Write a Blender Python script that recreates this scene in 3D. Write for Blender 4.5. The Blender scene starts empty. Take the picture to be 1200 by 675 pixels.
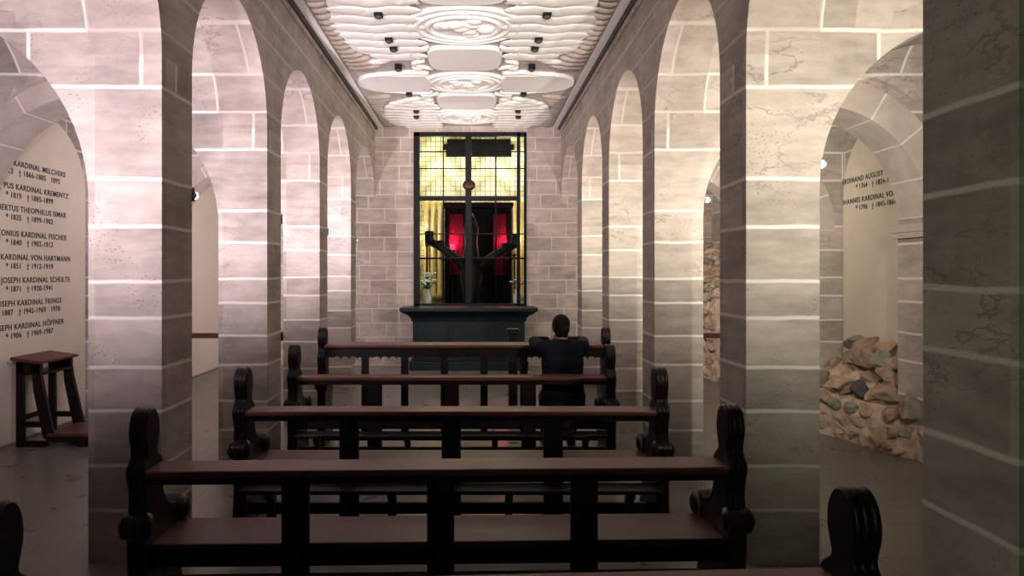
import bpy, bmesh, math, random
from mathutils import Vector, Matrix
from mathutils.geometry import tessellate_polygon
R = random.Random(11)
PI = math.pi
S = bpy.context.scene
COL = S.collection
# ------------------------------------------------------------------ dimensions (metres)
CX = -0.12                      # nave axis (camera stands at x = 0)
NH = 1.71                       # half width of the nave between the arcades
PW, PD = 0.43, 0.44             # arcade pillar
AO = NH + PW                    # outer face of the arcade from the axis
WO = 4.48                       # outer walls from the axis
JS = {-1: (4.42, 2.13), 1: (4.12, 2.20)}                       # inner edge of the aisle piers from the axis
YK = [2.05, 4.11, 6.20, 8.30, 10.40]
YB = 12.90                      # back wall
HC = 4.40                       # nave ceiling
SPR, RISE = 2.98, 0.85          # arcade arches
TSPV = 2.27                      # transverse arch springing
COURSES = [.31, .57, .89, 1.145, 1.435, 1.65, 1.97, 2.25, 2.79, 3.12, 3.42, 3.745, 4.05, 4.33]

# ------------------------------------------------------------------ material helpers
class NT:
    def __init__(s, name):
        m = bpy.data.materials.new(name); m.use_nodes = True
        s.m = m; s.t = m.node_tree; s.t.nodes.clear()
        s.out = s.t.nodes.new('ShaderNodeOutputMaterial')
        s.b = s.t.nodes.new('ShaderNodeBsdfPrincipled')
        s.t.links.new(s.b.outputs[0], s.out.inputs[0])
    def put(s, sock, v):
        if isinstance(v, bpy.types.NodeSocket): s.t.links.new(v, sock)
        elif v is not None: sock.default_value = v
    def n(s, typ, ins=None, outi=0, **props):
        nd = s.t.nodes.new(typ)
        for k, v in props.items(): setattr(nd, k, v)
        for k, v in (ins or {}).items(): s.put(nd.inputs[k], v)
        return nd.outputs[outi]
    def ma(s, op, a, b=None, c=None):
        d = {0: a}
        if b is not None: d[1] = b
        if c is not None: d[2] = c
        return s.n('ShaderNodeMath', d, operation=op)
    def mr(s, v, a, b, c, d):
        return s.n('ShaderNodeMapRange', {'Value': v, 'From Min': a, 'From Max': b, 'To Min': c, 'To Max': d}, clamp=True)
    def mix(s, f, a, b, mode='MIX'):
        nd = s.t.nodes.new('ShaderNodeMix'); nd.data_type = 'RGBA'; nd.blend_type = mode
        s.put(nd.inputs[0], f); s.put(nd.inputs[6], a); s.put(nd.inputs[7], b)
        return nd.outputs[2]
    def noise(s, vec, scale, det=4, rough=.55, out='Fac'):
        nd = s.t.nodes.new('ShaderNodeTexNoise')
        nd.inputs['Scale'].default_value = scale; nd.inputs['Detail'].default_value = det; nd.inputs['Roughness'].default_value = rough
        if vec is not None: s.t.links.new(vec, nd.inputs['Vector'])
        return nd.outputs[out]
    def bump(s, h, strength=.4, dist=.01):
        nb = s.n('ShaderNodeBump', {'Strength': strength, 'Distance': dist, 'Height': h})
        s.t.links.new(nb, s.b.inputs['Normal'])
    def pos(s): return s.n('ShaderNodeNewGeometry')
    def obj(s): return s.n('ShaderNodeTexCoord', outi=3)

def c4(r, g, b): return (r, g, b, 1)

def plain(name, col, rough=.5, metal=0, var=.12, scale=9, bump=.15, coat=0, emis=None, estr=0, spec=.5):
    t = NT(name); o = t.obj()
    nz = t.noise(o, scale, 5)
    f = t.mr(nz, .3, .7, 1 - var, 1 + var)
    col2 = t.n('ShaderNodeVectorMath', {0: col[:3], 1: (1, 1, 1)}, operation='MULTIPLY')
    sc = t.t.nodes.new('ShaderNodeVectorMath'); sc.operation = 'SCALE'
    t.t.links.new(col2, sc.inputs[0]); t.t.links.new(f, sc.inputs['Scale'])
    t.t.links.new(sc.outputs[0], t.b.inputs['Base Color'])
    t.b.inputs['Roughness'].default_value = rough; t.b.inputs['Metallic'].default_value = metal
    t.b.inputs['Coat Weight'].default_value = coat; t.b.inputs['Specular IOR Level'].default_value = spec
    if bump: t.bump(t.noise(o, scale * 6, 3), bump, .004)
    if emis: t.b.inputs['Emission Color'].default_value = c4(*emis); t.b.inputs['Emission Strength'].default_value = estr
    return t.m

def stone(name, base, mortar, courses=None, step=None, period=.66, zv=2.79, var=.14, off=.31, mw=.010, pits=1.0, shift=0.0):
    t = NT(name)
    geo = t.t.nodes.new('ShaderNodeNewGeometry'); P = geo.outputs['Position']; N = geo.outputs['Normal']
    sp = t.t.nodes.new('ShaderNodeSeparateXYZ'); t.t.links.new(P, sp.inputs[0])
    sn = t.t.nodes.new('ShaderNodeSeparateXYZ'); t.t.links.new(N, sn.inputs[0])
    x, y, z = sp.outputs
    side = t.ma('GREATER_THAN', t.ma('ABSOLUTE', sn.outputs[0]), .7)
    ux = t.ma('SUBTRACT', t.ma('ABSOLUTE', t.ma('SUBTRACT', x, CX)), AO + shift)
    u = t.ma('ADD', t.ma('MULTIPLY', side, y), t.ma('MULTIPLY', t.ma('SUBTRACT', 1.0, side), ux))
    wob = t.ma('MULTIPLY', t.ma('SUBTRACT', t.noise(P, 3, 2), .5), .02)
    zz = t.ma('ADD', z, wob)
    if courses:
        d = None; idx = None
        for h in courses:
            e = t.ma('ABSOLUTE', t.ma('SUBTRACT', zz, h)); g = t.ma('GREATER_THAN', zz, h)
            d = e if d is None else t.ma('MINIMUM', d, e)
            idx = g if idx is None else t.ma('ADD', idx, g)
    else:
        q = t.ma('DIVIDE', zz, step); idx = t.ma('FLOOR', q); fr = t.ma('FRACT', q)
        d = t.ma('MULTIPLY', t.ma('MINIMUM', fr, t.ma('SUBTRACT', 1.0, fr)), step)
    par = t.ma('FLOORED_MODULO', idx, 2.0)
    jit = t.n('ShaderNodeTexWhiteNoise', {'W': idx}, noise_dimensions='1D')
    u2 = t.ma('DIVIDE', t.ma('ADD', t.ma('ADD', u, wob), t.ma('ADD', t.ma('MULTIPLY', par, off), t.ma('MULTIPLY', jit, .0 if courses else .16))), period)
    fr2 = t.ma('FRACT', u2)
    dv = t.ma('MULTIPLY', t.ma('MINIMUM', fr2, t.ma('SUBTRACT', 1.0, fr2)), period)
    low = t.ma('LESS_THAN', z, zv)
    dv = t.ma('ADD', dv, t.ma('MULTIPLY', low, 9.0))
    dm = t.ma('MINIMUM', d, dv)
    mask = t.mr(dm, mw * .6, mw * 1.5, 1.0, 0.0)
    cell = t.n('ShaderNodeCombineXYZ', {0: idx, 1: t.ma('MULTIPLY', t.ma('FLOOR', u2), t.ma('SUBTRACT', 1.0, low)), 2: side})
    # a block is a block of its own pillar: coarse place of the wall goes in too
    pl = t.n('ShaderNodeVectorMath', {0: P, 1: (.9, .48, 0)}, operation='MULTIPLY')
    plf = t.n('ShaderNodeVectorMath', {0: pl}, operation='FLOOR')
    cell = t.n('ShaderNodeVectorMath', {0: cell, 1: plf}, operation='ADD')
    rnd = t.n('ShaderNodeTexWhiteNoise', {'Vector': cell}, noise_dimensions='3D')
    big = t.noise(P, 2.2, 5, .6)
    tone = t.ma('ADD', t.mr(rnd, 0, 1, 1 - var, 1 + var * .7), t.mr(big, .3, .7, -.22, .13))
    stv = t.n('ShaderNodeVectorMath', {0: P, 1: (2.0, 2.0, 9.0)}, operation='MULTIPLY')
    band = t.noise(stv, 1.5, 4, .6)
    tone = t.ma('ADD', tone, t.mr(band, .35, .7, .08, -.18))
    col = t.mix(t.noise(P, 4.5, 4), c4(*base), c4(base[0] * .93, base[1] * .86, base[2] * .80))
    scl = t.t.nodes.new('ShaderNodeVectorMath'); scl.operation = 'SCALE'
    t.t.links.new(col, scl.inputs[0]); t.t.links.new(tone, scl.inputs['Scale'])
    col = scl.outputs[0]
    # pits of the travertine, in patches
    vo = t.n('ShaderNodeTexVoronoi', {'Vector': t.n('ShaderNodeVectorMath', {0: P, 1: (1, 1, 1.6)}, operation='MULTIPLY'), 'Scale': 34.0, 'Randomness': 1.0})
    patch = t.mr(t.noise(P, 2.6, 3), .50, .64, 0, 1)
    pit = t.ma('MULTIPLY', t.mr(vo, .16, .27, 1, 0), t.ma('MULTIPLY', patch, pits))
    # veins
    vv = t.n('ShaderNodeVectorMath', {0: P, 1: (1.1, 1.1, 2.6)}, operation='MULTIPLY')
    vn = t.noise(vv, 1.7, 5, .62)
    vein = t.ma('MULTIPLY', t.mr(t.ma('ABSOLUTE', t.ma('SUBTRACT', vn, .5)), .004, .016, 1, 0), t.mr(t.noise(P, 1.1, 2), .52, .62, 0, .75))
    dark = t.ma('MAXIMUM', pit, vein)
    col = t.mix(t.ma('MULTIPLY', dark, .62), col, c4(base[0] * .28, base[1] * .25, base[2] * .25))
    col = t.mix(mask, col, c4(*mortar))
    t.t.links.new(col, t.b.inputs['Base Color'])
    t.b.inputs['Roughness'].default_value = .78
    h = t.ma('SUBTRACT', t.ma('ADD', t.ma('MULTIPLY', t.noise(P, 40, 3), .35), t.ma('MULTIPLY', mask, .5)), dark)
    t.bump(h, .35, .006)
    return t.m

def wood(name, base, rough=.32, axis=0):
    t = NT(name); o = t.obj()
    sc = [14, 14, 14]; sc[axis] = 1.2
    v = t.n('ShaderNodeVectorMath', {0: o, 1: tuple(sc)}, operation='MULTIPLY')
    g = t.noise(v, 2.4, 5, .6)
    col = t.mix(t.mr(g, .32, .68, 0, 1), c4(*[c * .55 for c in base]), c4(*[c * 1.35 for c in base]))
    t.t.links.new(col, t.b.inputs['Base Color'])
    t.b.inputs['Specular IOR Level'].default_value = .3
    t.t.links.new(t.mr(g, .3, .7, rough - .05, rough + .1), t.b.inputs['Roughness'])
    t.bump(g, .12, .004)
    return t.m

M = {}
M['stone'] = stone('pillar_stone', (.49, .44, .42), (.74, .70, .67), COURSES, var=.22)
M['stone_small'] = stone('ashlar_stone', (.43, .37, .345), (.53, .47, .44), None, step=.262, period=.50, zv=-1, off=.25, mw=.008, pits=.4)
M['nave'] = stone('arcade_wall_stone', (.44, .38, .36), (.53, .47, .445), COURSES, var=.08, period=40, pits=.5)
M['ring'] = plain('voussoir_stone', (.51, .44, .41), .78, var=.14, scale=5, bump=.3)
M['mortar'] = plain('lime_mortar', (.76, .71, .67), .9)
M['plaster'] = plain('cream_plaster', (.76, .68, .58), .85, var=.05, scale=2, bump=.08)
M['stucco'] = plain('white_stucco', (.86, .83, .81), .7, var=.05, scale=4, bump=.1)
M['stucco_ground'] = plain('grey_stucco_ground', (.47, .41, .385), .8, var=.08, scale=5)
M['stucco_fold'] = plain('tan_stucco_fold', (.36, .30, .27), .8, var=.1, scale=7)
M['stucco_field'] = plain('pale_lilac_stucco', (.84, .80, .80), .75, var=.03, scale=3)
M['cornice'] = plain('dark_strip', (.05, .045, .045), .6)
M['wood'] = wood('dark_pew_wood', (.008, .0046, .006), .36)  # stained wood, deepened by shade put into the colour
M['wood_top'] = wood('lit_pew_wood', (.125, .040, .034), .42)  # same wood; light from above is put into this redder colour
M['wood_seat'] = wood('pew_seat_wood', (.075, .025, .023), .40)  # same wood for seats, with fainter light from above in the colour
M['iron'] = plain('black_iron', (.003, .0035, .005), .5, 0, spec=.15)
M['gilt'] = plain('old_bronze', (.045, .016, .008), .45, .3)
M['goldleaf'] = plain('gold_leaf', (.80, .68, .36), .38, .3, var=.1)
M['altar'] = plain('dark_green_marble', (.004, .010, .0125), .4, var=.35, scale=6, bump=.05, spec=.25)
M['ink'] = plain('inscription_paint', (.055, .045, .045), .8, var=.2)
M['suit'] = plain('navy_suit_cloth', (.005, .006, .013), .85, var=.2, scale=30, spec=.15)
M['trousers'] = plain('dark_trouser_cloth', (.006, .007, .012), .85, var=.2, scale=30, spec=.15)
M['skin'] = plain('skin', (.33, .19, .14), .55, var=.06)
M['hair'] = plain('black_hair', (.004, .0036, .004), .6, var=.4, scale=60, bump=.4, spec=.12)
M['shoe'] = plain('black_leather', (.01, .01, .011), .3)
M['eye'] = plain('eye_white', (.7, .68, .65), .2, bump=0)
M['lampbody'] = plain('lamp_metal', (.25, .24, .23), .4, .7)
M['bulb'] = plain('lit_bulb', (1, .95, .85), .3, emis=(1, .92, .82), estr=14, bump=0)
M['redglass'] = plain('red_glass_lit', (.6, .02, .06), .2, emis=(1, .05, .14), estr=1.6, bump=0)
M['flame'] = plain('candle_flame', (1, .9, .6), .5, emis=(1, .85, .55), estr=9, bump=0)
M['wax'] = plain('candle_wax', (.85, .80, .68), .4)
M['redcloth'] = plain('crimson_cloth', (.20, .008, .03), .8, var=.3, scale=14)
M['darkpanel'] = plain('dark_shrine_panel', (.003, .003, .005), .75, var=.3, spec=.1)
M['petal'] = plain('white_petal', (.75, .82, .75), .6)
M['leaf'] = plain('green_leaf', (.03, .10, .06), .5, var=.4)
M['vase'] = plain('pale_vase', (.55, .62, .58), .25)
M['rub_a'] = plain('rubble_tan', (.40, .28, .21), .9, var=.35, scale=7, bump=.8)
M['rub_b'] = plain('rubble_grey', (.27, .25, .20), .9, var=.4, scale=7, bump=.8)
M['rub_c'] = plain('rubble_dark', (.08, .07, .07), .85, var=.4, scale=7, bump=.8)
M['rub_d'] = plain('rubble_pink', (.50, .35, .27), .9, var=.3, scale=7, bump=.8)
M['rub_m'] = plain('rubble_mortar', (.56, .43, .34), .95, var=.35, scale=9, bump=.9)

def floor_mat():
    t = NT('polished_floor_stone'); P = t.pos()
    sp = t.t.nodes.new('ShaderNodeSeparateXYZ'); t.t.links.new(P, sp.inputs[0])
    def joint(v, per, o):
        f = t.ma('FRACT', t.ma('DIVIDE', t.ma('ADD', v, o), per))
        return t.ma('MULTIPLY', t.ma('MINIMUM', f, t.ma('SUBTRACT', 1.0, f)), per)
    d = t.ma('MINIMUM', joint(sp.outputs[0], .9, .3), joint(sp.outputs[1], .9, .65))
    mask = t.mr(d, .002, .006, 1, 0)
    nz = t.noise(P, 3.5, 3, .5)
    col = t.mix(t.mr(nz, .1, .9, 0, 1), c4(.10, .094, .088), c4(.215, .20, .186))
    col = t.mix(t.ma('MULTIPLY', mask, .7), col, c4(.05, .04, .04))
    t.t.links.new(col, t.b.inputs['Base Color'])
    t.t.links.new(t.mr(nz, .1, .9, .22, .40), t.b.inputs['Roughness'])
    return t.m
M['floor'] = floor_mat()

def gold_mat():
    t = NT('gold_mosaic'); P = t.pos()
    sp = t.t.nodes.new('ShaderNodeSeparateXYZ'); t.t.links.new(P, sp.inputs[0])
    u = t.ma('ADD', sp.outputs[0], sp.outputs[1])
    def joint(v, per):
        f = t.ma('FRACT', t.ma('DIVIDE', v, per)); return t.ma('MULTIPLY', t.ma('MINIMUM', f, t.ma('SUBTRACT', 1.0, f)), per)
    d = t.ma('MINIMUM', joint(u, .11), joint(t.ma('ADD', sp.outputs[2], t.ma('MULTIPLY', sp.outputs[1], .0)), .11))
    mask = t.mr(d, .006, .016, 1, 0)
    # stepped lozenges laid in darker tesserae
    fx = t.ma('ABSOLUTE', t.ma('SUBTRACT', t.ma('FRACT', t.ma('DIVIDE', t.ma('SUBTRACT', u, .02), 1.1)), .5))
    st = t.ma('MULTIPLY', t.ma('FLOOR', t.ma('DIVIDE', t.ma('MULTIPLY', fx, 1.1), .11)), .11)
    zt = t.ma('FRACT', t.ma('DIVIDE', t.ma('ADD', sp.outputs[2], st), .55))
    loz = t.mr(t.ma('ABSOLUTE', t.ma('SUBTRACT', zt, .5)), .30, .34, 0, 1)
    nz = t.noise(P, 14, 3)
    col = t.mix(nz, c4(.72, .70, .54), c4(.88, .87, .72))
    col = t.mix(t.ma('MULTIPLY', loz, .5), col, c4(.30, .24, .09))
    col = t.mix(t.ma('MULTIPLY', mask, .65), col, c4(.10, .08, .03))
    t.t.links.new(col, t.b.inputs['Base Color'])
    t.b.inputs['Roughness'].default_value = .4
    return t.m
M['gold'] = gold_mat()

# ------------------------------------------------------------------ mesh helpers
class MB:
    """collects shapes that become ONE mesh object"""
    def __init__(s): s.b = bmesh.new()
    def box(s, x0, x1, y0, y1, z0, z1, bev=0, mi=0):
        vs = [s.b.verts.new((x, y, z)) for x in (x0, x1) for y in (y0, y1) for z in (z0, z1)]
        fs = []
        for q in ((0, 1, 3, 2), (4, 6, 7, 5), (0, 4, 5, 1), (2, 3, 7, 6), (0, 2, 6, 4), (1, 5, 7, 3)):
            f = s.b.faces.new([vs[i] for i in q]); f.material_index = mi; fs.append(f)
        if bev:
            es = list({e for f in fs for e in f.edges})
            bmesh.ops.bevel(s.b, geom=es, offset=bev, segments=2, affect='EDGES', profile=.5)
        return s
    def obox(s, p, q, w, t, mi=0):
        """bar from p to q, w wide, t thick"""
        p, q = Vector(p), Vector(q); d = (q - p); L = d.length
        rot = d.to_track_quat('Z', 'Y').to_matrix().to_4x4()
        m = Matrix.Translation(p) @ rot
        vs = [s.b.verts.new(m @ Vector((x, y, z))) for x in (-w / 2, w / 2) for y in (-t / 2, t / 2) for z in (0, L)]
        for k in ((0, 1, 3, 2), (4, 6, 7, 5), (0, 4, 5, 1), (2, 3, 7, 6), (0, 2, 6, 4), (1, 5, 7, 3)):
            s.b.faces.new([vs[i] for i in k]).material_index = mi
        return s
    def prism(s, pts, axis, a, b, mi=0):
        """pts: 2-D outline; extruded along axis ('x': pts=(y,z); 'y': pts=(x,z); 'z': pts=(x,y)) from a to b"""
        def P(u, v, w):
            return {'x': (w, u, v), 'y': (u, w, v), 'z': (u, v, w)}[axis]
        n = len(pts)
        A = [s.b.verts.new(P(u, v, a)) for u, v in pts]; B = [s.b.verts.new(P(u, v, b)) for u, v in pts]
        for i in range(n):
            j = (i + 1) % n
            s.b.faces.new((A[i], A[j], B[j], B[i])).material_index = mi
        for tri in tessellate_polygon([[Vector((u, v, 0)) for u, v in pts]]):
            s.b.faces.new([A[i] for i in tri]).material_index = mi
            s.b.faces.new([B[i] for i in reversed(tri)]).material_index = mi
        return s
    def beaded(s, pts, a, b, beads=3, amp=.006, end=.004):
        """outline pts=(y,z) extruded along x with reeded edge"""
        n = len(pts)
        cx = sum(p[0] for p in pts) / n
        area = sum(pts[i][0] * pts[(i + 1) % n][1] - pts[(i + 1) % n][0] * pts[i][1] for i in range(n))
        sg = 1 if area > 0 else -1
        nor = []
        for i in range(n):
            p, q = pts[i - 1], pts[(i + 1) % n]
            d = Vector((q[0] - p[0], q[1] - p[1])); d.normalize()
            nor.append((d.y * sg, -d.x * sg))
        steps = beads * 6
        rings = []
        for k in range(steps + 1):
            t = k / steps
            o = amp * abs(math.sin(t * PI * beads)) - (end if k in (0, steps) else 0)
            rings.append([s.b.verts.new((a + (b - a) * t, pts[i][0] + nor[i][0] * o, pts[i][1] + nor[i][1] * o)) for i in range(n)])
        for k in range(steps):
            for i in range(n):
                j = (i + 1) % n
                f = s.b.faces.new((rings[k][i], rings[k][j], rings[k + 1][j], rings[k + 1][i])); f.smooth = True
        for tri in tessellate_polygon([[Vector((u, v, 0)) for u, v in pts]]):
            s.b.faces.new([rings[0][i] for i in tri]); s.b.faces.new([rings[-1][i] for i in reversed(tri)])
        return s
    def lathe(s, prof, origin=(0, 0, 0), seg=24, axis='z', sx=1, sy=1):
        """prof: (r, h) pairs turned about an axis"""
        O = Vector(origin); rings = []
        for r, h in prof:
            ring = []
            for i in range(seg):
                a = 2 * PI * i / seg; u, v = r * math.cos(a) * sx, r * math.sin(a) * sy
                p = {'z': (u, v, h), 'x': (h, u, v), 'y': (u, h, v)}[axis]
                ring.append(s.b.verts.new(O + Vector(p)))
            rings.append(ring)
        for k in range(len(rings) - 1):
            for i in range(seg):
                j = (i + 1) % seg
                f = s.b.faces.new((rings[k][i], rings[k][j], rings[k + 1][j], rings[k + 1][i])); f.smooth = True
        s.b.faces.new(rings[0][::-1]); s.b.faces.new(rings[-1])
        return s
    def tube(s, pts, r, seg=10):
        pts = [Vector(p) for p in pts]; rings = []
        rr = r if isinstance(r, (list, tuple)) else [r] * len(pts)
        for k, p in enumerate(pts):
            d = (pts[min(k + 1, len(pts) - 1)] - pts[max(k - 1, 0)]).normalized()
            m = d.to_track_quat('Z', 'Y').to_matrix()
            rings.append([s.b.verts.new(p + m @ Vector((rr[k] * math.cos(2 * PI * i / seg), rr[k] * math.sin(2 * PI * i / seg), 0))) for i in range(seg)])
        for k in range(len(rings) - 1):
            for i in range(seg):
                j = (i + 1) % seg
                f = s.b.faces.new((rings[k][i], rings[k][j], rings[k + 1][j], rings[k + 1][i])); f.smooth = True
        s.b.faces.new(rings[0][::-1]); s.b.faces.new(rings[-1])
        return s
    def ell(s, c, r, seg=20, rings=12, rot=None):
        m = Matrix.Translation(Vector(c)) @ (rot.to_4x4() if rot else Matrix()) @ Matrix.Diagonal((*r, 1))
        g = bmesh.ops.create_uvsphere(s.b, u_segments=seg, v_segments=rings, radius=1, matrix=m)
        for v in g['verts']:
            for f in v.link_faces: f.smooth = True
        return s
    def caps(s, p, q, r0, r1, seg=16):
        """tapered capsule as a hull of two spheres"""
        g = bmesh.new()
        for c, r in ((p, r0), (q, r1)):
            bmesh.ops.create_uvsphere(g, u_segments=seg, v_segments=10, radius=r, matrix=Matrix.Translation(Vector(c)))
        h = bmesh.ops.convex_hull(g, input=g.verts)
        bmesh.ops.delete(g, geom=list({e for e in h['geom_interior'] + h['geom_unused'] if isinstance(e, bmesh.types.BMVert)}), context='VERTS')
        me = bpy.data.meshes.new('t'); g.to_mesh(me); g.free(); s.b.from_mesh(me); bpy.data.meshes.remove(me)
        return s
    def build(s, name, mats, parent=None, smooth=None):
        bmesh.ops.recalc_face_normals(s.b, faces=s.b.faces[:])
        me = bpy.data.meshes.new(name); s.b.to_mesh(me); s.b.free()
        for m in (mats if isinstance(mats, (list, tuple)) else [mats]): me.materials.append(m)
        o = bpy.data.objects.new(name, me); COL.objects.link(o)
        if smooth is not None:
            for p in me.polygons: p.use_smooth = smooth
        if parent: o.parent = parent
        return o

def tag(o, label=None, cat=None, group=None, kind=None):
    if label: o['label'] = label
    if cat: o['category'] = cat
    if group: o['group'] = group
    if kind: o['kind'] = kind
    return o

def empty(name, loc, label=None, cat=None, group=None, rz=0):
    o = bpy.data.objects.new(name, None); o.empty_display_size = .1; COL.objects.link(o)
    o.location = loc; o.rotation_euler = (0, 0, rz)
    return tag(o, label, cat, group)

KIDS = {}
def kids(o): return [c for c in bpy.data.objects if c.parent == o]
def copy_tree(o, parent=None):
    c = o.copy(); COL.objects.link(c)
    if parent: c.parent = parent
    for ch in kids(o): copy_tree(ch, c)
    return c

def remesh(o, vox, smooth=6):
    m = o.modifiers.new('r', 'REMESH'); m.mode = 'VOXEL'; m.voxel_size = vox; m.use_smooth_shade = True
    if smooth:
        k = o.modifiers.new('s', 'SMOOTH'); k.iterations = smooth; k.factor = .5
    dg = bpy.context.evaluated_depsgraph_get()
    me = bpy.data.meshes.new_from_object(o.evaluated_get(dg))
    o.modifiers.clear(); mats = [x for x in o.data.materials]
    o.data = me; me.materials.clear()
    for x in mats: me.materials.append(x)
    for p in me.polygons: p.use_smooth = True
    return o

def smoothpts(pts, n=5):
    out = []; N = len(pts)
    for i in range(N):
        p0, p1, p2, p3 = [Vector(pts[(i + k - 1) % N]) for k in range(4)]
        for j in range(n):
            t = j / n
            q = .5 * ((2 * p1) + (-p0 + p2) * t + (2 * p0 - 5 * p1 + 4 * p2 - p3) * t * t + (-p0 + 3 * p1 - 3 * p2 + p3) * t ** 3)
            out.append((q.x, q.y))
    return out

# ------------------------------------------------------------------ the room
XL, XR = CX - WO, CX + WO
fl = tag(MB().box(XL - .3, XR + .3, -1.9, YB + .3, -.12, 0).build('floor', M['floor']), 'dark polished stone slab floor of the crypt', 'floor', kind='structure')

def nave_wall(sgn, name, label):
    xa, xb = CX + sgn * NH, CX + sgn * AO
    pts = [(-1.6, HC + .1), (-1.6, 0), (YK[0] - 1.66, 0), (YK[0] - 1.66, SPR)]
    ends = []
    starts = [YK[0] - 1.66] + [y + PD for y in YK]; stops = YK + [YB]
    for i, (a, b) in enumerate(zip(starts, stops)):
        r = (b - a) / 2; c = (a + b) / 2
        for k in range(0, 29):
            t = PI - PI * k / 28
            p = (c + r * math.cos(t), SPR + RISE * math.sin(t))
            if abs(p[0] - pts[-1][0]) + abs(p[1] - pts[-1][1]) > 1e-5: pts.append(p)
    pts.append((YB, HC + .1))
    o = MB().prism(pts, 'x', xa, xb).build(name, M['nave'])
    return tag(o, label, 'wall', kind='structure')
nave_wall(-1, 'wall_nave_left', 'stone arcade wall with round arches beside the aisle of eight painted names')
nave_wall(1, 'wall_nave_right', 'stone arcade wall with round arches beside the aisle of the rubble wall')

for sgn, nm, lb in ((-1, 'wall_left', 'outer aisle wall behind the panel of eight painted names'), (1, 'wall_right', 'outer aisle wall behind the rubble remains')):
    x = CX + sgn * WO
    tag(MB().box(min(x, x + sgn * .3), max(x, x + sgn * .3), -1.9, YB + .3, 0, 4.6).build(nm, M['stone']), lb, 'wall', kind='structure')
WX0, WX1, WZ0, WZ1 = -1.115, .955, 1.09, 4.285
b = MB()
b.box(XL - .3, WX0, YB, YB + .3, 0, 4.6).box(WX1, XR + .3, YB, YB + .3, 0, 4.6).box(WX0, WX1, YB, YB + .3, 0, WZ0).box(WX0, WX1, YB, YB + .3, WZ1, 4.6)
tag(b.build('wall_back', M['stone_small']), 'end wall of small stone blocks around the grille window', 'wall', kind='structure')
tag(MB().box(XL - .3, XR + .3, -1.9, -1.6, 0, 4.6).build('wall_front', M['stone']), 'entrance wall behind the benches', 'wall', kind='structure')

# aisle vaults: groin surface = the higher of the two barrels
def vault(sgn):
    bm = bmesh.new(); NX, NY = 28, 22
    bays = list(zip([YK[0] - 1.66] + [y + PD for y in YK], YK + [YB]))
    c = (AO + WO) / 2
    for a, bb in bays:
        a -= .006; bb += .006 if bb < YB else 0
        grid = []
        for i in range(NX + 1):
            row = []
            xx = AO + (WO - AO) * i / NX
            for j in range(NY + 1):
                tt = -math.cos(PI * j / NY); y = (a + bb) / 2 + (bb - a) / 2 * tt
                A = TSPV + math.sqrt(max(0, (1.17) ** 2 - (xx - c) ** 2))
                B = SPR + RISE * math.sqrt(max(0, 1 - tt * tt))
                row.append(bm.verts.new((CX + sgn * xx, y, max(A, B))))
            grid.append(row)
        for i in range(NX):
            for j in range(NY):
                f = bm.faces.new((grid[i][j], grid[i][j + 1], grid[i + 1][j + 1], grid[i + 1][j])); f.smooth = False
    m = MB(); m.b.free(); m.b = bm
    return m
tag(vault(-1).build('ceiling_aisle_left', M['stone']), 'stone groin vault over the aisle of eight painted names', 'ceiling', kind='structure')
tag(vault(1).build('ceiling_aisle_right', M['stone']), 'stone groin vault over the aisle of the rubble wall', 'ceiling', kind='structure')

# pillars
ORD = ['first', 'second', 'third', 'fourth', 'fifth']
def pillar(sgn, k):
    xa, xb = sorted((CX + sgn * NH, CX + sgn * AO))
    o = MB().box(0, xb - xa, 0, PD, 0, SPR).build('pillar', M['stone'])
    o.location = (xa, YK[k], 0)
    if sgn > 0:
        lb = ['tall square pillar in greenish shade at the edge of the picture, nearest of the arcade on the rubble side',
              'broad pale square pillar just beyond the end of the front bench, on the rubble side',
              'square stone pillar second from the viewer in the lit arcade on the rubble side',
              'slim looking square pillar third in the lit arcade on the rubble side, behind the seated man',
              'farthest square pillar of the arcade on the rubble side, close to the end wall'][k]
    else:
        lb = ['square pillar beside the closest pew on the painted names side', 'big pale square pillar nearest the wall of eight painted names',
              'square pillar with a small lamp behind its edge, second on the painted names side',
              'square pillar third from the viewer in the arcade on the painted names side',
              'farthest square pillar of the arcade on the painted names side, close to the end wall'][k]
    return tag(o, lb, 'pillar', 'square stone pillars of the nave arcades')
for k in range(0, 5): pillar(-1, k)
for k in range(0, 5): pillar(1, k)

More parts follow.
